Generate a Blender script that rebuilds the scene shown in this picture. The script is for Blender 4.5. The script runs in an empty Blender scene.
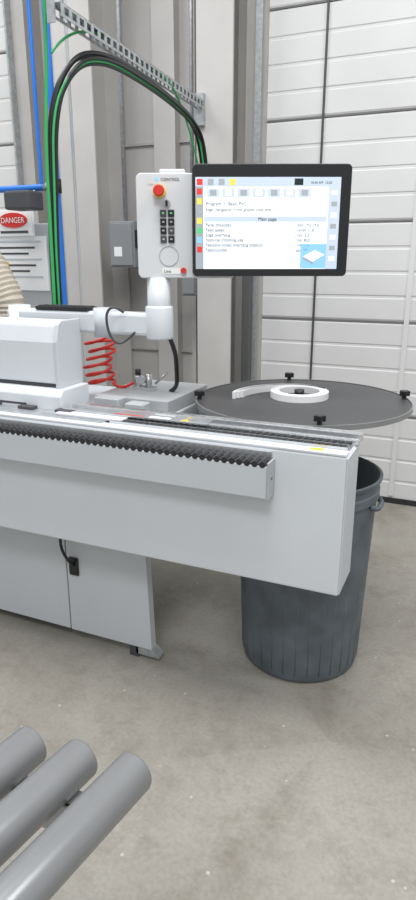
import bpy, bmesh, math, random
from mathutils import Vector, Matrix
random.seed(4)
D=bpy.data
col=bpy.context.scene.collection

# ---------------- materials ----------------
def mat(name,c,rough=.5,metal=0,var=0.04,scale=8,emit=0,bump=0):
    m=D.materials.new(name); m.use_nodes=True
    nt=m.node_tree; b=nt.nodes['Principled BSDF']
    b.inputs['Roughness'].default_value=rough
    b.inputs['Metallic'].default_value=metal
    n=nt.nodes.new('ShaderNodeTexNoise'); n.inputs['Scale'].default_value=scale
    n.inputs['Detail'].default_value=5
    tc=nt.nodes.new('ShaderNodeTexCoord'); nt.links.new(tc.outputs['Object'],n.inputs['Vector'])
    r=nt.nodes.new('ShaderNodeValToRGB')
    r.color_ramp.elements[0].position=.3; r.color_ramp.elements[1].position=.7
    r.color_ramp.elements[0].color=(*[max(0,x*(1-var)) for x in c],1)
    r.color_ramp.elements[1].color=(*[min(1,x*(1+var)) for x in c],1)
    nt.links.new(n.outputs['Fac'],r.inputs['Fac'])
    nt.links.new(r.outputs['Color'],b.inputs['Base Color'])
    if emit:
        nt.links.new(r.outputs['Color'],b.inputs['Emission Color'])
        b.inputs['Emission Strength'].default_value=emit
    return m
WHITE=mat('powdercoat_white',(.66,.685,.71),.40,var=.03,scale=3)
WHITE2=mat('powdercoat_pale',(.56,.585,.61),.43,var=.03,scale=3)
LGREY=mat('light_grey_paint',(.42,.43,.44),.5)
PANEL=mat('housing_white',(.64,.65,.66),.4,var=.01)
BLACK=mat('black_plastic',(.012,.012,.013),.35)
RUBBER=mat('black_rubber',(.02,.02,.022),.6)
DARK=mat('dark_grey',(.06,.06,.065),.5)
TRACK=mat('door_track_dark',(.12,.12,.12),.5,.3)
ALU=mat('aluminium',(.68,.69,.70),.26,.85,var=.08,scale=20)
GALV=mat('galvanised_steel',(.46,.48,.49),.4,.6,var=.18,scale=40)
DISC=mat('disc_charcoal',(.062,.062,.064),.45,var=.05)
RIM=mat('disc_rim_grey',(.22,.22,.22),.4)
COIL=mat('edge_band_white',(.85,.85,.84),.5,var=.01)
CAN=mat('can_plastic',(.10,.118,.135),.55,var=.25,scale=9)
ROLL=mat('roller_grey_pvc',(.23,.233,.237),.27,.25,var=.04)
ROLLEND=mat('roller_end_grey',(.33,.33,.33),.45)
FRAME=mat('conveyor_frame_grey',(.50,.50,.50),.45)
RED=mat('red_plastic',(.65,.03,.02),.4)
YEL=mat('yellow_paint',(.8,.55,.03),.5)
BLUE=mat('blue_pipe',(.02,.17,.62),.35)
GREEN=mat('green_wire',(.03,.35,.10),.5)
BEIGE=mat('beige_duct',(.50,.44,.36),.6,var=.1,scale=20)
COLM=mat('column_paint',(.44,.42,.40),.6,var=.05,scale=4)
COLL=mat('column_light',(.52,.50,.48),.6,var=.05,scale=4)
WALLM=mat('wall_liner',(.50,.48,.46),.7,var=.06,scale=2)
DOOR=mat('door_white_steel',(.66,.655,.645),.5,var=.05,scale=2)
SEAM=mat('seam_dark_rubber',(.17,.165,.16),.7)  # dark rubber colour of the door section seams
BOXG=mat('switch_box_grey',(.24,.25,.26),.5)
STEEL=mat('steel_bits',(.5,.5,.5),.3,.9)
CABM=mat('cabinet_grey',(.42,.43,.44),.5)

def floor_mat():
    m=D.materials.new('concrete'); m.use_nodes=True; nt=m.node_tree; b=nt.nodes['Principled BSDF']
    tc=nt.nodes.new('ShaderNodeTexCoord')
    def noise(s,det,rough=.6,dist=0):
        n=nt.nodes.new('ShaderNodeTexNoise'); n.inputs['Scale'].default_value=s; n.inputs['Detail'].default_value=det
        n.inputs['Roughness'].default_value=rough; n.inputs['Distortion'].default_value=dist
        nt.links.new(tc.outputs['Object'],n.inputs['Vector']); return n
    def ramp(src,p0,c0,p1,c1):
        r=nt.nodes.new('ShaderNodeValToRGB')
        r.color_ramp.elements[0].position=p0; r.color_ramp.elements[0].color=(*c0,1)
        r.color_ramp.elements[1].position=p1; r.color_ramp.elements[1].color=(*c1,1)
        nt.links.new(src,r.inputs['Fac']); return r.outputs['Color']
    def mix(mode,f,a,bb):
        x=nt.nodes.new('ShaderNodeMixRGB'); x.blend_type=mode
        if isinstance(f,float): x.inputs['Fac'].default_value=f
        else: nt.links.new(f,x.inputs['Fac'])
        nt.links.new(a,x.inputs[1])
        if isinstance(bb,tuple): x.inputs[2].default_value=bb
        else: nt.links.new(bb,x.inputs[2])
        return x.outputs[0]
    base=ramp(noise(1.4,8).outputs['Fac'],.3,(.255,.235,.20),.72,(.385,.362,.32))
    st=ramp(noise(4,12,.78).outputs['Fac'],.34,(.68,.65,.61),.52,(1,1,1))
    gr=ramp(noise(70,3).outputs['Fac'],.3,(.80,.80,.80),.6,(1,1,1))
    c=mix('MULTIPLY',.8,base,st); c=mix('MULTIPLY',.7,c,gr)
    dk=ramp(noise(18,6,.8).outputs['Fac'],.27,(.5,.48,.45),.36,(1,1,1))
    c=mix('MULTIPLY',.8,c,dk)
    v=nt.nodes.new('ShaderNodeTexVoronoi'); v.inputs['Scale'].default_value=11
    nt.links.new(tc.outputs['Object'],v.inputs['Vector'])
    sp=ramp(v.outputs['Distance'],.035,(.6,.6,.6),.07,(0,0,0))
    c=mix('MIX',sp,c,(.6,.58,.54,1))
    nt.links.new(c,b.inputs['Base Color'])
    rr=ramp(noise(2,4).outputs['Fac'],.35,(.38,.38,.38),.65,(.5,.5,.5))
    nt.links.new(rr,b.inputs['Roughness'])
    return m
CONC=floor_mat()

# ---------------- helpers ----------------
def root(name,loc=(0,0,0),rz=0):
    e=D.objects.new(name,None); col.objects.link(e); e.location=loc; e.rotation_euler=(0,0,rz); e.empty_display_size=.1
    return e
def link(name,me,m,parent=None,smooth=False):
    o=D.objects.new(name,me); col.objects.link(o)
    if m: me.materials.append(m)
    if parent: o.parent=parent
    if smooth:
        for p in me.polygons: p.use_smooth=True
    return o
def bevel(o,w,seg=2):
    md=o.modifiers.new('b','BEVEL'); md.width=w; md.segments=seg; md.limit_method='ANGLE'; md.angle_limit=.6
def box(name,x0,x1,y0,y1,z0,z1,m,parent=None,bev=0,seg=2):
    bm=bmesh.new(); bmesh.ops.create_cube(bm,size=1)
    for v in bm.verts:
        v.co=Vector(((x0+x1)/2+v.co.x*(x1-x0),(y0+y1)/2+v.co.y*(y1-y0),(z0+z1)/2+v.co.z*(z1-z0)))
    me=D.meshes.new(name); bm.to_mesh(me); bm.free()
    o=link(name,me,m,parent)
    if bev: bevel(o,bev,seg)
    return o
def boxes(name,lst,m,parent=None,bev=0):
    bm=bmesh.new()
    for (x0,x1,y0,y1,z0,z1) in lst:
        r=bmesh.ops.create_cube(bm,size=1)
        for v in r['verts']:
            v.co=Vector(((x0+x1)/2+v.co.x*(x1-x0),(y0+y1)/2+v.co.y*(y1-y0),(z0+z1)/2+v.co.z*(z1-z0)))
    me=D.meshes.new(name); bm.to_mesh(me); bm.free()
    o=link(name,me,m,parent)
    if bev: bevel(o,bev,1)
    return o
def cyl(name,p,q,r,m,parent=None,seg=28,r2=None,bev=0):
    p=Vector(p); q=Vector(q); d=q-p
    bm=bmesh.new()
    bmesh.ops.create_cone(bm,cap_ends=True,segments=seg,radius1=r,radius2=r if r2 is None else r2,depth=d.length)
    Mx=Matrix.Translation((p+q)/2)@d.to_track_quat('Z','Y').to_matrix().to_4x4()
    bmesh.ops.transform(bm,matrix=Mx,verts=bm.verts)
    for f in bm.faces: f.smooth=len(f.verts)==4
    me=D.meshes.new(name); bm.to_mesh(me); bm.free()
    o=link(name,me,m,parent)
    if bev: bevel(o,bev,2)
    return o
def lathe(name,prof,m,parent=None,seg=64,loc=(0,0,0)):
    bm=bmesh.new(); rings=[]
    for r,z in prof:
        rings.append([bm.verts.new((loc[0]+r*math.cos(2*math.pi*i/seg),loc[1]+r*math.sin(2*math.pi*i/seg),loc[2]+z)) for i in range(seg)])
    for a,b in zip(rings,rings[1:]):
        for i in range(seg):
            j=(i+1)%seg
            bm.faces.new((a[i],a[j],b[j],b[i]))
    bmesh.ops.remove_doubles(bm,verts=bm.verts,dist=1e-6)
    bmesh.ops.recalc_face_normals(bm,faces=bm.faces)
    me=D.meshes.new(name); bm.to_mesh(me); bm.free()
    o=link(name,me,m,parent,True)
    md=o.modifiers.new('es','EDGE_SPLIT'); md.split_angle=math.radians(40)
    return o
def prism(name,poly,axis,a0,a1,m,parent=None,bev=0,smooth=False):
    bm=bmesh.new()
    def P(a,uv):
        return {'x':(a,uv[0],uv[1]),'y':(uv[0],a,uv[1]),'z':(uv[0],uv[1],a)}[axis]
    A=[bm.verts.new(P(a0,q)) for q in poly]; B=[bm.verts.new(P(a1,q)) for q in poly]
    bm.faces.new(A); bm.faces.new(B[::-1]); n=len(poly)
    for i in range(n):
        bm.faces.new((A[i],B[i],B[(i+1)%n],A[(i+1)%n]))
    bmesh.ops.recalc_face_normals(bm,faces=bm.faces)
    me=D.meshes.new(name); bm.to_mesh(me); bm.free()
    o=link(name,me,m,parent)
    if bev: bevel(o,bev)
    return o
def tube(name,pts,r,m,parent=None,smooth=True):
    cu=D.curves.new(name,'CURVE'); cu.dimensions='3D'; cu.bevel_depth=r; cu.bevel_resolution=3; cu.use_fill_caps=True
    if smooth:
        s=cu.splines.new('NURBS'); s.points.add(len(pts)-1); s.use_endpoint_u=True; s.order_u=3; s.resolution_u=8
    else:
        s=cu.splines.new('POLY'); s.points.add(len(pts)-1)
    for i,p in enumerate(pts): s.points[i].co=(*p,1)
    cu.materials.append(m)
    o=D.objects.new(name,cu); col.objects.link(o)
    if parent: o.parent=parent
    return o
def text(name,s,size,loc,m,parent=None,rot=(math.pi/2,0,0),al='LEFT'):
    cu=D.curves.new(name,'FONT'); cu.body=s; cu.size=size; cu.align_x=al; cu.extrude=.0002
    cu.materials.append(m)
    o=D.objects.new(name,cu); col.objects.link(o); o.location=loc; o.rotation_euler=rot
    if parent: o.parent=parent
    return o
def rrect(x0,x1,z0,z1,r,n=6):
    pts=[]
    for cx,cz,a in ((x1-r,z1-r,0),(x0+r,z1-r,90),(x0+r,z0+r,180),(x1-r,z0+r,270)):
        for i in range(n+1):
            t=math.radians(a+90*i/n); pts.append((cx+r*math.cos(t),cz+r*math.sin(t)))
    return pts

# ---------------- room ----------------
WY=2.3
box('floor',-7,4,-4.5,WY+.3,-.1,0,CONC)
box('wall_back',-7,4.5,WY+.12,WY+.3,0,5.2,WALLM)

def sectional_door(name,x0,x1):
    e=root(name)
    H=.59
    for i in range(8):
        z0=i*H+.004; z1=(i+1)*H-.006
        y=WY
        pr=[(y+.05,z0),(y+.006,z0),(y,z0+.012)]
        for k in range(1,4):
            zz=z0+(z1-z0)*k/4
            pr+=[(y,zz-.012),(y+.004,zz-.006),(y+.004,zz+.006),(y,zz+.012)]
        pr+=[(y,z1-.012),(y+.006,z1),(y+.05,z1)]
        prism('panel_%d'%(i+1),pr,'x',x0,x1,DOOR,e)
    box('seam_backing',x0,x1,WY+.02,WY+.1,0,8*H,SEAM,e)
    boxes('section_seams',[(x0,x1,WY-.002,WY+.01,i*H-.005,i*H+.005) for i in range(1,8)],SEAM,e)
    box('bottom_seal',x0,x1,WY-.015,WY+.04,0,.035,RUBBER,e)
    return e
d1=sectional_door('door_1',-1.05,3.4)
d2=sectional_door('door_2',-6.5,-2.9)
for i,x in enumerate((-.70,.62)):
    box('stile_%d'%i,x-.006,x+.006,WY-.012,WY,0.05,4.7,DARK if i==0 else LGREY,d1)
box('hinge_stile',-.135,-.105,WY-.008,WY,.05,4.7,DOOR,d1)
t=root('trim_1')
boxes('door_jamb',[(-1.17,-1.05,WY-.06,WY+.12,0,5)],COLM,t)
boxes('track_steel',[(-1.09,-1.075,WY-.12,WY-.06,0,5),(-1.09,-1.05,WY-.125,WY-.12,0,5)],GALV,t)
t=root('trim_2')
boxes('door_jamb_left',[(-2.9,-2.78,WY-.06,WY+.12,0,5)],COLM,t)
boxes('track_left',[(-2.9,-2.885,WY-.12,WY-.06,0,5)],GALV,t)

def hcol(name,x0,x1,yf,m):
    e=root(name)
    box('front_flange',x0,x1,yf,yf+.02,0,5.1,m,e,.003)
    box('back_flange',x0,x1,WY+.08,WY+.1,0,5.1,m,e)
    xm=(x0+x1)/2
    box('web',xm-.01,xm+.01,yf+.02,WY+.08,0,5.1,m,e)
    box('base_plate',x0-.03,x1+.03,yf-.03,WY+.1,0,.02,m,e)
    return e
hcol('steel_column',-1.40,-1.17,2.02,COLL)
hcol('steel_column',-2.40,-2.12,2.02,COLL)
e=root('wall_girts')
boxes('vertical_girts',[(-1.86,-1.70,WY+.04,WY+.12,0,5),(-1.60,-1.57,WY+.07,WY+.12,0,5),(-2.66,-2.54,WY+.04,WY+.12,0,5)],COLL,e)
boxes('horizontal_girts',[(-2.8,-1.17,WY+.1,WY+.13,z,z+.015) for z in (.9,2.3,3.4)],COLM,e)

e=root('door_guard_post')
box('post',-1.13,-1.075,2.12,2.17,0,1.47,TRACK,e,.004)
box('foot',-1.15,-1.055,2.09,2.17,0,.012,TRACK,e)

# ---------------- edgebander ----------------
M=root('edgebander_machine')
box('infeed_beam',-2.8,-.006,0,.18,.545,1.0,WHITE,M,.006)
box('beam_end_cap',-.006,-.002,.004,.176,.55,.995,WHITE2,M,.001)
box('guide_box',-2.8,-.2275,-.062,0,.856,.962,WHITE2,M,.004)
box('guide_box_endcap',-.2275,-.222,-.063,0,.854,.972,LGREY,M,.001)
box('guide_box_screw',-.222,-.2205,-.035,-.028,.912,.919,DARK,M)
bm=bmesh.new()
x=-.243
while x>-2.7:
    r=bmesh.ops.create_cone(bm,cap_ends=True,segments=14,radius1=.0098,radius2=.0098,depth=.04)
    bmesh.ops.transform(bm,matrix=Matrix.Translation((x,-.0425,.965))@Matrix.Rotation(math.pi/2,4,'X'),verts=r['verts'])
    x-=.0245
me=D.meshes.new('support_rollers'); bm.to_mesh(me); bm.free(); link('support_rollers',me,RUBBER,M)
box('roller_bed',-2.8,-.23,-.060,-.004,.960,.968,DARK,M)
box('top_deck',-2.8,-.010,.004,.176,.998,1.003,ALU,M)
box('front_cover_strip',-2.8,-.008,.0,.046,1.0,1.008,WHITE,M,.002)
box('deck_edge_strip',-2.8,-.23,-.012,.0,.965,.992,ALU,M)
box('chain_bed',-.84,-.02,.052,.127,1.0,1.006,ALU,M)
boxes('chain_side_rails',[(-.84,-.015,.048,.053,1.003,1.015),(-.84,-.015,.0875,.0915,1.003,1.013),(-.84,-.015,.126,.131,1.003,1.015)],ALU,M)
bm=bmesh.new()
for row,(yy,sg) in enumerate(((.071,1),(.108,-1))):
    x=-.03
    while x>-.83:
        r=bmesh.ops.create_cube(bm,size=1)
        mt=Matrix.Translation((x,yy,1.009))@Matrix.Rotation(sg*math.radians(35),4,'Z')@Matrix.Diagonal((.0125,.030,.008,1))
        bmesh.ops.transform(bm,matrix=mt,verts=r['verts'])
        x-=.0225
me=D.meshes.new('chain_pads'); bm.to_mesh(me); bm.free(); link('chain_pads',me,RUBBER,M)
box('fence_rail',-1.06,.010,.142,.176,1.012,1.036,ALU,M,.003)
box('fence_rail_lower',-1.06,.004,.133,.142,1.002,1.018,ALU,M,.002)
box('fence_cover_strip',-1.08,-.50,.108,.140,1.016,1.024,ALU,M,.002)
box('fence_white_strip',-1.08,-.80,.060,.106,1.010,1.018,WHITE,M,.002)
box('red_scale',-.86,-.74,.112,.122,1.0242,1.0246,RED,M)
box('white_label',-.72,-.64,.112,.134,1.0242,1.0246,COIL,M)
prism('warning_label',[(-.60,.113),(-.565,.113),(-.5825,.138)],'z',1.0242,1.0248,YEL,M)
box('warning_label_2',-.12,-.08,.012,.034,1.0082,1.0088,YEL,M)
boxes('scale_ticks',[(-.05-.04*i,-.048-.04*i,.145,.160,1.0361,1.0365) for i in range(22)],DARK,M)
box('metal_deck',-2.8,-.86,.03,.135,1.003,1.010,GALV,M)
boxes('pressure_shoes',[(-1.10-.17*i,-1.03-.17*i,.085,.12,1.01,1.022) for i in range(6)],DARK,M,.002)
# hood
hp=[(.155,1.10),(.155,1.255),(.175,1.318),(.19,1.328),(.30,1.328),(.30,1.10)]
prism('hood',hp,'x',-2.8,-1.135,WHITE,M,.008)
prism('hood_edge_frame',[(.150,1.085),(.150,1.258),(.170,1.322),(.188,1.334),(.305,1.334),(.305,1.085)],'x',-1.135,-1.118,WHITE2,M,.003)
box('hood_gap',-2.8,-1.13,.165,.295,1.075,1.105,DARK,M)
prism('hood_skirt',[(.115,1.008),(.115,1.062),(.135,1.085),(.30,1.085),(.30,1.008)],'x',-2.8,-1.09,WHITE,M,.004)
box('skirt_dark_strip',-2.8,-1.25,.1135,.115,1.02,1.028,DARK,M)  # thin dark strip along the skirt front
# cabinet base
prism('base_panel_right',[(-1.140,.05),(-.755,.05),(-.772,.545),(-1.140,.545)],'y',.145,.185,WHITE2,M,.003)
box('base_cabinet_left',-2.8,-1.147,.147,.75,.05,.545,WHITE2,M,.004)
box('base_gap',-1.15,-1.135,.155,.18,.06,.54,DARK,M)
boxes('leveling_feet',[(-.86,-.82,.15,.18,0,.05),(-1.3,-1.24,.62,.68,0,.05),(-1.9,-1.84,.2,.26,0,.05),(-2.6,-2.54,.2,.26,0,.05)],DARK,M)
prism('foot_bracket',[(-.755,.055),(-.725,.022),(-.725,.015),(-.83,.015),(-.83,.055)],'y',.15,.19,GALV,M)
box('upper_body',-2.8,-.75,.18,.75,.545,.975,WHITE2,M,.005)
box('rear_deck',-1.09,-.76,.34,.72,.975,1.03,CABM,M,.004)
boxes('deck_blocks',[(-1.03,-.92,.24,.30,.975,1.045),(-.90,-.82,.25,.31,.975,1.03)],LGREY,M,.004)
box('door_handle',-1.125,-1.080,.135,.146,.315,.395,BLACK,M,.006)
tube('handle_cable',[(-1.10,.135,.36),(-1.10,.10,.40),(-1.13,.10,.45),(-1.15,.13,.50),(-1.15,.15,.545)],.006,BLACK,M)
boxes('beam_screws',[(-1.42,-1.41,-.001,.0,.572,.58),(-1.39,-1.38,-.001,.0,.572,.58)],DARK,M)

R=root('air_regulator')
cyl('bowl',(-.98,.50,1.03),(-.98,.50,1.09),.018,STEEL,R)
cyl('cap',(-.98,.50,1.09),(-.98,.50,1.115),.012,BLACK,R)
cyl('bowl_2',(-.93,.50,1.03),(-.93,.50,1.10),.014,STEEL,R)
cyl('gauge',(-.955,.475,1.075),(-.955,.49,1.075),.018,LGREY,R)
box('manifold',-1.0,-.90,.48,.52,1.03,1.045,ALU,R)
cyl('lever',(-.90,.50,1.06),(-.85,.52,1.11),.005,STEEL,R)
Hh=root('red_coil_hose')
pts=[]
for i in range(0,6*16+1):
    a=i/16*2*math.pi
    rr=.060+.010*math.sin(i*.31)
    pts.append((-1.165+rr*math.cos(a)+.012*math.sin(i*.10),.50+rr*.8*math.sin(a),1.035+i*.0021+.012*math.sin(a+1.0)))
pts=[(-1.0,.52,1.06),(-1.03,.50,1.04),(-1.07,.50,1.03)]+pts+[(-1.19,.54,1.255)]
tube('coil',pts,.0062,RED,Hh)
# ---------------- control terminal on arm ----------------
T=root('control_terminal',(-.626,.414,0),math.radians(23.5))
prism('housing',rrect(-.252,.10,1.485,1.838,.02),'y',0.0,.07,PANEL,T,.004)
box('housing_tab',-.17,-.08,.01,.06,1.83,1.852,PANEL,T,.005)
prism('monitor_shell',rrect(-.055,.494,1.493,1.863,.016),'y',-.035,.02,DARK,T,.003)
prism('monitor_bezel',rrect(-.052,.491,1.496,1.860,.015),'y',-.038,-.034,BLACK,T)
SCR=mat('screen_white',(.82,.86,.90),.3,var=.0,emit=.55)
SBAR=mat('screen_bar',(.50,.57,.66),.3,var=0,emit=.4)
SLB=mat('screen_lightblue',(.25,.52,.78),.3,var=0,emit=.4)
SGR=mat('screen_grey',(.36,.39,.42),.3,var=0,emit=.25)
SRED=mat('screen_red',(.7,.05,.04),.3,var=0,emit=.3)
SYEL=mat('screen_yellow',(.8,.65,.1),.3,var=0,emit=.3)
SGRN=mat('screen_green',(.1,.55,.2),.3,var=0,emit=.3)
STX=mat('screen_text',(.02,.025,.03),.3,var=0)
DX0,DX1,DZ0,DZ1=-.043,.457,1.518,1.820
def sq(n,x0,x1,z0,z1,m,lv=1):
    return box('ui_'+n,x0,x1,-.0386-.0003*lv,-.0382,z0,z1,m,T)
W=DX1-DX0;HH=DZ1-DZ0
def fx(a): return DX0+W*a
def fz(a): return DZ1-HH*a
box('display',DX0,DX1,-.0384,-.034,DZ0,DZ1,SCR,T)
sq('topbar',fx(.0),fx(1),fz(.10),fz(0),SBAR)
sq('leftbar',fx(0),fx(.055),fz(1),fz(.10),SGR)
for i,c in enumerate((SRED,SYEL,SGR,SYEL,SGRN,SLB,SRED,SGR)):
    sq('lefticon_%d'%i,fx(.01),fx(.045),fz(.10+.105*i+.085),fz(.10+.105*i+.02),c,2)
for i,c in enumerate((SRED,SGR,SGR,SYEL)):
    sq('topicon_%d'%i,fx(.01+.075*i),fx(.05+.075*i),fz(.085),fz(.02),c,2)
sq('topicon_dark',fx(.68),fx(.74),fz(.085),fz(.015),STX,2)
for i in range(7):
    sq('toolicon_%d'%i,fx(.08+.105*i),fx(.165+.105*i),fz(.21),fz(.12),SBAR,2)
    sq('toolicon_in_%d'%i,fx(.10+.105*i),fx(.145+.105*i),fz(.195),fz(.135),SCR if i%2 else SGR,3)
sq('rightbar',fx(.92),fx(1),fz(1),fz(.10),SBAR)
for i in range(7):
    sq('righticon_%d'%i,fx(.94),fx(.98),fz(.19+.12*i),fz(.14+.12*i),SGR if i%2 else SCR,2)
sq('table_header',fx(.06),fx(.91),fz(.475),fz(.42),SBAR)
for i in range(7):
    sq('table_line_%d'%i,fx(.06),fx(.91),fz(.535+.055*i),fz(.53+.055*i),SGR)
sq('line_a',fx(.06),fx(.91),fz(.245),fz(.24),SGR)
sq('col_a',fx(.70),fx(.702),fz(.87),fz(.475),SGR)
sq('part_view',fx(.74),fx(.92),fz(.99),fz(.72),SLB,2)
prism('ui_part',[(fx(.76),fz(.86)),(fx(.84),fz(.79)),(fx(.91),fz(.84)),(fx(.83),fz(.92))],'y',-.0400,-.0394,SCR,T)
prism('ui_part_edge',[(fx(.76),fz(.86)),(fx(.83),fz(.92)),(fx(.83),fz(.945)),(fx(.76),fz(.885))],'y',-.0400,-.0394,SGR,T)
text('ui_text_1','Program: 1  Basic PVC',.0155,(fx(.07),-.0390,fz(.30)),STX,T)
text('ui_text_2','Edge changeover in the groove cycle time  1',.0135,(fx(.07),-.0390,fz(.36)),STX,T)
text('ui_text_3','Main page',.016,(fx(.50),-.0395,fz(.465)),STX,T,al='CENTER')
for i,s in enumerate(('Panel thickness','Feed speed','Edge overhang','Nominal trimming size','Feed/pre-milled overhang distance','Feed/counter')):
    text('ui_row_%d'%i,s,.0145,(fx(.07),-.0390,fz(.525+.055*i)),STX,T)
    text('ui_val_%d'%i,('mm  19.0 19.0','m/min 11.0','mm  2.0','mm 40.0','mm  1.0','pcs  94')[i],.013,(fx(.71),-.0390,fz(.525+.055*i)),STX,T)
text('ui_clock','10:45 AM  12:26',.011,(fx(.79),-.0392,fz(.07)),STX,T)
# keypad side
cyl('estop_ring',(-.170,-.012,1.778),(-.170,0,1.778),.022,YEL,T)
cyl('estop_stem',(-.170,-.025,1.778),(-.170,-.01,1.778),.012,RED,T)
cyl('estop_head',(-.170,-.045,1.778),(-.170,-.022,1.778),.019,RED,T,bev=.004)
text('logo_text','CONTROL',.014,(-.165,-.001,1.812),DARK,T)
box('logo_mark',-.185,-.172,-.001,0,1.812,1.824,SLB,T)
cyl('selector_ring',(-.145,-.006,1.738),(-.145,0,1.738),.013,STEEL,T)
box('selector_knob',-.149,-.141,-.018,-.004,1.728,1.748,BLACK,T,.002)
for i in range(4):
    for j in range(2):
        zc=1.706-.029*i; xc=-.158+.028*j
        box('button_%d_%d'%(i,j),xc-.011,xc+.011,-.006,0,zc-.012,zc+.012,BLACK if (i+j)%3 else DARK,T,.002)
        box('button_glyph_%d_%d'%(i,j),xc-.004,xc+.004,-.0065,-.006,zc-.002,zc+.003,SGRN if i==0 else LGREY,T)
tube('round_recess',[(-.14+.034*math.cos(a*math.pi/16),-.001,1.562+.034*math.sin(a*math.pi/16)) for a in range(33)],.0012,LGREY,T)
box('brand_label',-.165,-.10,-.001,0,1.500,1.520,COIL,T)
text('brand_text','Line',.016,(-.16,-.0015,1.504),STX,T)
cyl('red_key_switch',(-.088,-.012,1.512),(-.088,0,1.512),.010,RED,T)
text('panel_caption','Emergency Stop',.006,(-.21,-.001,1.80),LGREY,T)
cyl('mount_post',(-.182,.035,1.30),(-.182,.035,1.487),.043,WHITE,T,40)
cyl('mount_collar',(-.182,.035,1.262),(-.182,.035,1.385),.052,WHITE,T,40,bev=.008)
A=Matrix.Rotation(-math.radians(23.5),4,'Z')
def loc2T(x,y,z):
    v=A@Vector((x+.626,y-.414,0)); return (v.x,v.y,z)
bm_pts=[loc2T(-.80,.335,0),loc2T(-.80,.41,0),loc2T(-1.50,.41,0),loc2T(-1.50,.335,0)]
prism('swing_arm',[(p[0],p[1]) for p in bm_pts],'z',1.274,1.358,WHITE,T,.012)
q0=loc2T(-1.46,.373,.975); q1=loc2T(-1.46,.373,1.37)
cyl('arm_column',q0,q1,.045,WHITE,T,32)
cyl('arm_joint',loc2T(-1.04,.373,1.262),loc2T(-1.04,.373,1.37),.05,WHITE2,T,32)
tube('terminal_cable',[loc2T(-.93,.32,1.36),loc2T(-.95,.29,1.39),loc2T(-.985,.28,1.36),loc2T(-.98,.29,1.28),loc2T(-.95,.30,1.24),loc2T(-.92,.33,1.26),loc2T(-.89,.34,1.29)],.005,DARK,T)
tube('drop_cable',[loc2T(-.80,.42,1.28),loc2T(-.775,.44,1.22),loc2T(-.78,.46,1.12),loc2T(-.80,.50,1.05),loc2T(-.84,.52,1.03)],.009,BLACK,T)
K=root('keyboard')
kb=box('keyboard_body',-1.35,-1.10,.335,.405,1.358,1.372,BLACK,K,.003)
boxes('keys',[(-1.34+.022*i,-1.323+.022*i,.345+.016*j,.357+.016*j,1.372,1.376) for i in range(11) for j in range(3)],DARK,K)

# ---------------- coil turntable ----------------
TT=root('edge_coil_turntable',(-.313,.628,0))
cyl('disc',(0,0,1.008),(0,0,1.021),.418,DISC,TT,96,bev=.003)
lathe('disc_lip',[(.415,1.004),(.422,1.004),(.422,1.023),(.417,1.023)],RIM,TT,96)
cyl('hub',(0,0,.93),(0,0,1.005),.05,DARK,TT)
boxes('cross_arms',[(-.40,.40,-.02,.02,.985,1.006),(-.02,.02,-.40,.40,.985,1.006)],GALV,TT)
box('support_arm',-.436,.0,-.03,.03,.90,.94,WHITE2,TT,.004)
for i in range(4):
    a=math.radians(23.5+90*i)
    x=.405*math.cos(a);y=.405*math.sin(a)
    cyl('knob_stem_%d'%i,(x,y,1.0),(x,y,1.038),.009,BLACK,TT)
    n=30
    star=[(x+(.018+.004*math.cos(5*2*math.pi*k/n))*math.cos(2*math.pi*k/n),y+(.018+.004*math.cos(5*2*math.pi*k/n))*math.sin(2*math.pi*k/n)) for k in range(n)]
    prism('star_knob_%d'%i,star,'z',1.035,1.055,BLACK,TT,.002)
CB=root('edge_band_coil',(-.313,.628,1.0215))
def ribbon(name,pts,h,th,m,parent):
    bm=bmesh.new(); rows=[]
    n=len(pts)
    for i,(x,y) in enumerate(pts):
        a=Vector(pts[max(0,i-1)]); b=Vector(pts[min(n-1,i+1)]); d=(b-a).normalized()
        nn=Vector((-d.y,d.x))*th/2
        rows.append([bm.verts.new((x+nn.x,y+nn.y,0)),bm.verts.new((x-nn.x,y-nn.y,0)),bm.verts.new((x-nn.x,y-nn.y,h)),bm.verts.new((x+nn.x,y+nn.y,h))])
    for a,b in zip(rows,rows[1:]):
        for k in range(4): bm.faces.new((a[k],b[k],b[(k+1)%4],a[(k+1)%4]))
    bm.faces.new(rows[0]); bm.faces.new(rows[-1][::-1])
    bmesh.ops.recalc_face_normals(bm,faces=bm.faces)
    me=D.meshes.new(name); bm.to_mesh(me); bm.free(); return link(name,me,m,parent,False)
ca=math.radians(23.5)
def w2(x,y): return (x*math.cos(ca)-y*math.sin(ca),x*math.sin(ca)+y*math.cos(ca))
pk=[(.080,0),(.116,0),(.116,.026),(.080,.026),(.080,0)]
cx,cy=w2(-.005,.04)
lathe('wound_pack',pk,COIL,CB,72,(cx,cy,0))
cyl('core_knob',(cx,cy,0),(cx,cy,.03),.02,BLACK,CB)
for q_,(off,ln) in enumerate(((0,1.0),(.013,.98),(.026,.96))):
    pts=[]
    for i in range(0,61):
        s=i/60*ln
        a=math.radians(20+170*s)
        r=.118+.150*s**1.7-off*s
        pts.append(w2(-.005+r*math.cos(a),.04+r*math.sin(a)*(1-.25*s)))
    ribbon('loose_turn_%d'%q_,pts,.026,.014,COIL,CB)

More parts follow.
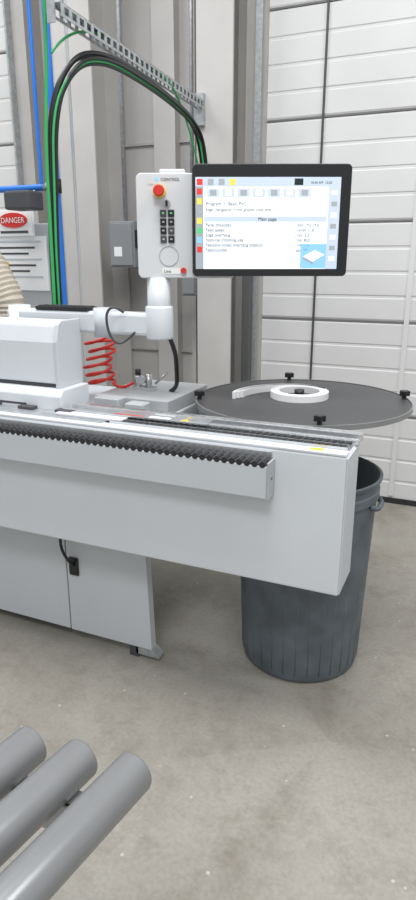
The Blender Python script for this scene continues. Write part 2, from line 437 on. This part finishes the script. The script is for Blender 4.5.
# ---------------- trash can ----------------
C=root('trash_can',(-.236,.468,0))
zt=.79
prof=[(0,0),(.205,0),(.228,.006),(.234,.03)]
for k in range(1,12):
    z=.03+k*(zt-.09-.03)/12; prof.append((.234+.03*(z/zt),z))
prof+=[(.262,zt-.085),(.270,zt-.08),(.271,zt-.05),(.266,zt-.045),(.268,zt-.012),(.277,zt-.01),(.278,zt),(.268,zt+.002),(.258,zt-.01),(.225,.04),(.0,.03)]
can=lathe('can_body',prof,CAN,C,96)
for s,a in ((1,-2),(-1,178)):
    ar=math.radians(a); ux,uy=math.cos(ar),math.sin(ar)
    r=.255
    tx,ty=-uy,ux
    tube('handle_%d'%(a),[(ux*r+tx*.06,uy*r+ty*.06,zt-.09),(ux*(r+.02)+tx*.055,uy*(r+.02)+ty*.055,zt-.10),(ux*(r+.026),uy*(r+.026),zt-.105),(ux*(r+.02)-tx*.055,uy*(r+.02)-ty*.055,zt-.10),(ux*r-tx*.06,uy*r-ty*.06,zt-.09)],.010,CAN,C)
for i in range(32):
    a=2*math.pi*i/32
    cyl('rib_%d'%i,(.234*math.cos(a),.234*math.sin(a),.035),(.2465*math.cos(a),.2465*math.sin(a),.36),.0022,CAN,C,8)

# ---------------- roller conveyor (skewed aligning rollers) ----------------
RC=root('roller_conveyor',(-.076,-1.112,0),math.radians(-9))
zr=.84; RP=.083; SK=.26
for i in range(16):
    x=-RP*i; y=-RP*i*SK
    cyl('roller_%d'%(i+1),(x,y-.60,zr),(x,y,zr),.031,ROLL,RC,48,bev=.005)
    cyl('roller_cap_%d'%(i+1),(x,y-.603,zr),(x,y+.003,zr),.023,ROLLEND,RC,28,bev=.002)
    cyl('axle_%d'%(i+1),(x,y-.607,zr),(x,y+.006,zr),.006,STEEL,RC,12)
def skew(x,y): return (x,y+x*SK)
for nm,y0 in (('rail_far',-.06),('rail_near',-.57)):
    prism(nm,[skew(-1.3,y0),skew(-.02,y0),skew(-.02,y0+.004),skew(-1.3,y0+.004)],'z',zr-.085,zr-.034,FRAME,RC)
    prism(nm+'_flange',[skew(-1.3,y0),skew(-.02,y0),skew(-.02,y0+.03),skew(-1.3,y0+.03)],'z',zr-.089,zr-.085,FRAME,RC)
    prism(nm+'_top_flange',[skew(-1.3,y0),skew(-.02,y0),skew(-.02,y0+.03),skew(-1.3,y0+.03)],'z',zr-.038,zr-.034,FRAME,RC)
boxes('legs',[(lx,lx+.04,y0+lx*SK-.002,y0+lx*SK+.034,0,zr-.082) for lx in (-.40,-1.28) for y0 in (-.06,-.57)],FRAME,RC)
box('leg_brace',-.39,-.37,-.56+.0-.39*SK,-.04-.39*SK,.30,.33,FRAME,RC)

# ---------------- overhead strut and services ----------------
S=root('strut_channel')
p=Vector((-1.37,2.02,2.40)); q=Vector((-1.25,.46,2.40)); L=(q-p).length
lst=[(0,L,-.021,-.018,0,.010),(0,L,-.021,-.018,.035,.045),(0,L,.018,.021,0,.010),(0,L,.018,.021,.035,.045),(0,L,-.021,.021,.043,.045)]
x=0
while x<L:
    lst.append((x,x+.022,-.021,-.018,.01,.035)); lst.append((x,x+.022,.018,.021,.01,.035)); x+=.055
o=boxes('channel',lst,GALV,S)
o.location=p; o.rotation_euler=(0,0,math.atan2(q.y-p.y,q.x-p.x))
cyl('hanger_rod',(-1.25,.50,2.43),(-1.25,.50,4.4),.006,GALV,S,10)
box('hanger_angle',-1.285,-1.25,.452,.457,2.38,2.75,GALV,S)
box('wall_bracket',-1.40,-1.34,1.99,2.02,2.31,2.48,GALV,S)
B=root('cable_bundle')
for k,(dx,dz,r) in enumerate(((0,0,.0105),(.018,-.02,.0075),(-.018,-.012,.0075),(.01,-.04,.006))):
    tube('cable_%d'%k,[(-1.31+dx,1.98,1.9+dz),(-1.32+dx,1.95,2.15+dz),(-1.32+dx,1.85,2.30+dz),(-1.32+dx,1.5,2.365+dz),(-1.29+dx,1.1,2.38+dz),(-1.265+dx,.78,2.37+dz),(-1.30+dx,.62,2.32+dz),(-1.36+dx,.55,2.15+dz),(-1.38+dx,.54,1.8+dz),(-1.38+dx,.52,1.5+dz),(-1.38+dx,.52,.99)],r,BLACK,B)
tube('green_wire',[(-1.31,.48,2.6),(-1.33,.50,2.3),(-1.36,.49,2.0),(-1.365,.49,1.6),(-1.37,.48,.975)],.007,GREEN,B)
tube('green_wire_2',[(-1.31,1.96,1.9),(-1.315,1.93,2.14),(-1.315,1.82,2.28),(-1.31,1.5,2.34),(-1.28,1.1,2.35),(-1.25,.78,2.34),(-1.285,.62,2.29),(-1.345,.53,2.13),(-1.355,.52,1.8),(-1.355,.50,1.5),(-1.355,.50,.98)],.005,GREEN,B)
tube('green_wire_upper',[(-1.32,1.97,1.9),(-1.32,1.7,2.40),(-1.30,1.2,2.455),(-1.27,.6,2.44),(-1.31,.5,2.3)],.005,GREEN,B)
P=root('compressed_air_pipes')
tube('drop_pipe_1',[(-1.545,.80,4.2),(-1.545,.80,0)],.015,BLUE,P,False)
tube('drop_pipe_2',[(-1.63,.80,4.2),(-1.63,.80,1.86)],.009,BLUE,P,False)
tube('cross_pipe',[(-1.545,.80,1.868),(-2.9,.80,1.868)],.015,BLUE,P,False)
cyl('fitting',(-1.545,.80,1.84),(-1.545,.80,1.90),.021,BLACK,P)
cyl('fitting_2',(-1.575,.80,1.868),(-1.61,.80,1.868),.020,STEEL,P)
tube('conduit',[(-1.46,.82,4.2),(-1.46,.82,0)],.007,LGREY,P,False)
box('valve_body',-1.74,-1.60,.66,.77,1.765,1.845,DARK,P,.01)
cyl('valve_neck',(-1.67,.80,1.80),(-1.67,.80,1.86),.012,STEEL,P)
box('valve_bracket',-1.69,-1.65,.77,.81,1.79,1.83,DARK,P)

EC=root('safety_sign_board')
box('board',-2.9,-1.68,.90,.93,1.28,1.72,CABM,EC,.006)
boxes('posts',[(-1.76,-1.72,.93,.97,0,1.72),(-2.8,-2.76,.93,.97,0,1.72)],CABM,EC)
box('white_plate',-2.25,-1.70,.893,.90,1.40,1.66,COIL,EC)
for i in range(7):
    box('plate_text_%d'%i,-2.15,-1.73-.04*(i%3),.891,.893,1.63-.028*i,1.639-.028*i,DARK if i%3 else SGR,EC)
box('plate_symbol',-2.02,-1.94,.889,.893,1.46,1.54,YEL,EC)
prism('red_badge',[(-1.875+.085*math.cos(a*math.pi/12),1.735+.035*math.sin(a*math.pi/12)) for a in range(24)],'y',.872,.878,RED,EC)
box('badge_back',-2.02,-1.765,.878,.90,1.66,1.785,COIL,EC,.003)
text('badge_text','DANGER',.036,(-1.875,.870,1.723),COIL,EC,al='CENTER')
box('badge_text_bar',-1.96,-1.79,.875,.878,1.675,1.686,DARK,EC)

DU=root('flexible_duct')
bm=bmesh.new()
path=[]
N=64
for i in range(N+1):
    t=i/N
    path.append(Vector((-1.71-.5*max(0,t-.6)**1.3,.60,.976+.64*t)))
rings=[]
for i,pp in enumerate(path):
    d=(path[min(N,i+1)]-path[max(0,i-1)]).normalized(); s=Vector((0,1,0)); u=d.cross(s)
    r=.066+(.006 if i%2 else 0)
    rings.append([bm.verts.new(pp+(s*math.cos(a)+u*math.sin(a))*r) for a in [2*math.pi*k/24 for k in range(24)]])
for a,b in zip(rings,rings[1:]):
    for k in range(24): bm.faces.new((a[k],a[(k+1)%24],b[(k+1)%24],b[k]))
bm.faces.new(rings[-1])
me=D.meshes.new('duct_hose'); bm.to_mesh(me); bm.free(); link('duct_hose',me,BEIGE,DU,False)

def sw(name,x0,x1,z0,z1,y,handle=True):
    e=root(name)
    box('enclosure',x0,x1,y,y+.12,z0,z1,BOXG,e,.006)
    box('cover',x0+.012,x1-.012,y-.008,y,z0+.012,z1-.012,BOXG,e,.004)
    if handle:
        box('handle',x1-.005,x1+.02,y+.01,y+.04,(z0+z1)/2-.02,(z0+z1)/2+.09,BLACK,e,.004)
        box('label',x0+.04,x0+.1,y-.0095,y-.008,z0+.07,z0+.13,COIL,e)
    xm=(x0+x1)/2
    cyl('conduit_up',(xm,y+.06,z1),(xm,y+.06,4.6),.013,GALV,e,12)
    box('standoff',x0+.03,x1-.03,y+.12,WY+.12,z0+.05,z1-.05,BOXG,e)
    return e
sw('disconnect_switch',-2.03,-1.84,1.50,1.79,2.0)
sw('junction_box',-1.55,-1.44,1.32,1.47,2.1,False)

# ---------------- lights ----------------
def area(n,loc,size,e,rot=(0,0,0)):
    l=D.lights.new(n,'AREA'); l.shape='RECTANGLE'; l.size=size[0]; l.size_y=size[1]; l.energy=e; l.color=(.98,.99,1)
    o=D.objects.new(n,l); col.objects.link(o); o.location=loc; o.rotation_euler=rot
area('highbay_light_1',(-.4,-.6,4.8),(1.6,1.0),105)
area('highbay_light_2',(-3.2,.3,4.8),(1.6,1.0),75)
area('highbay_light_3',(2.2,.2,4.8),(1.6,1.0),75)
area('highbay_light_4',(.5,-3.2,4.8),(2.0,1.2),105)
w=D.worlds.new('World'); bpy.context.scene.world=w; w.use_nodes=True
w.node_tree.nodes['Background'].inputs[0].default_value=(.93,.97,1,1)
w.node_tree.nodes['Background'].inputs[1].default_value=.62
bpy.context.scene.view_settings.view_transform='Standard'

# ---------------- camera ----------------
cam=D.cameras.new('camera'); co=D.objects.new('camera',cam); col.objects.link(co)
cam.sensor_fit='VERTICAL'; cam.sensor_height=36; cam.lens=24.92; cam.clip_start=.02
co.location=(.311,-1.74,1.55); co.rotation_euler=(math.radians(73),0,math.radians(23.5))
bpy.context.scene.camera=co
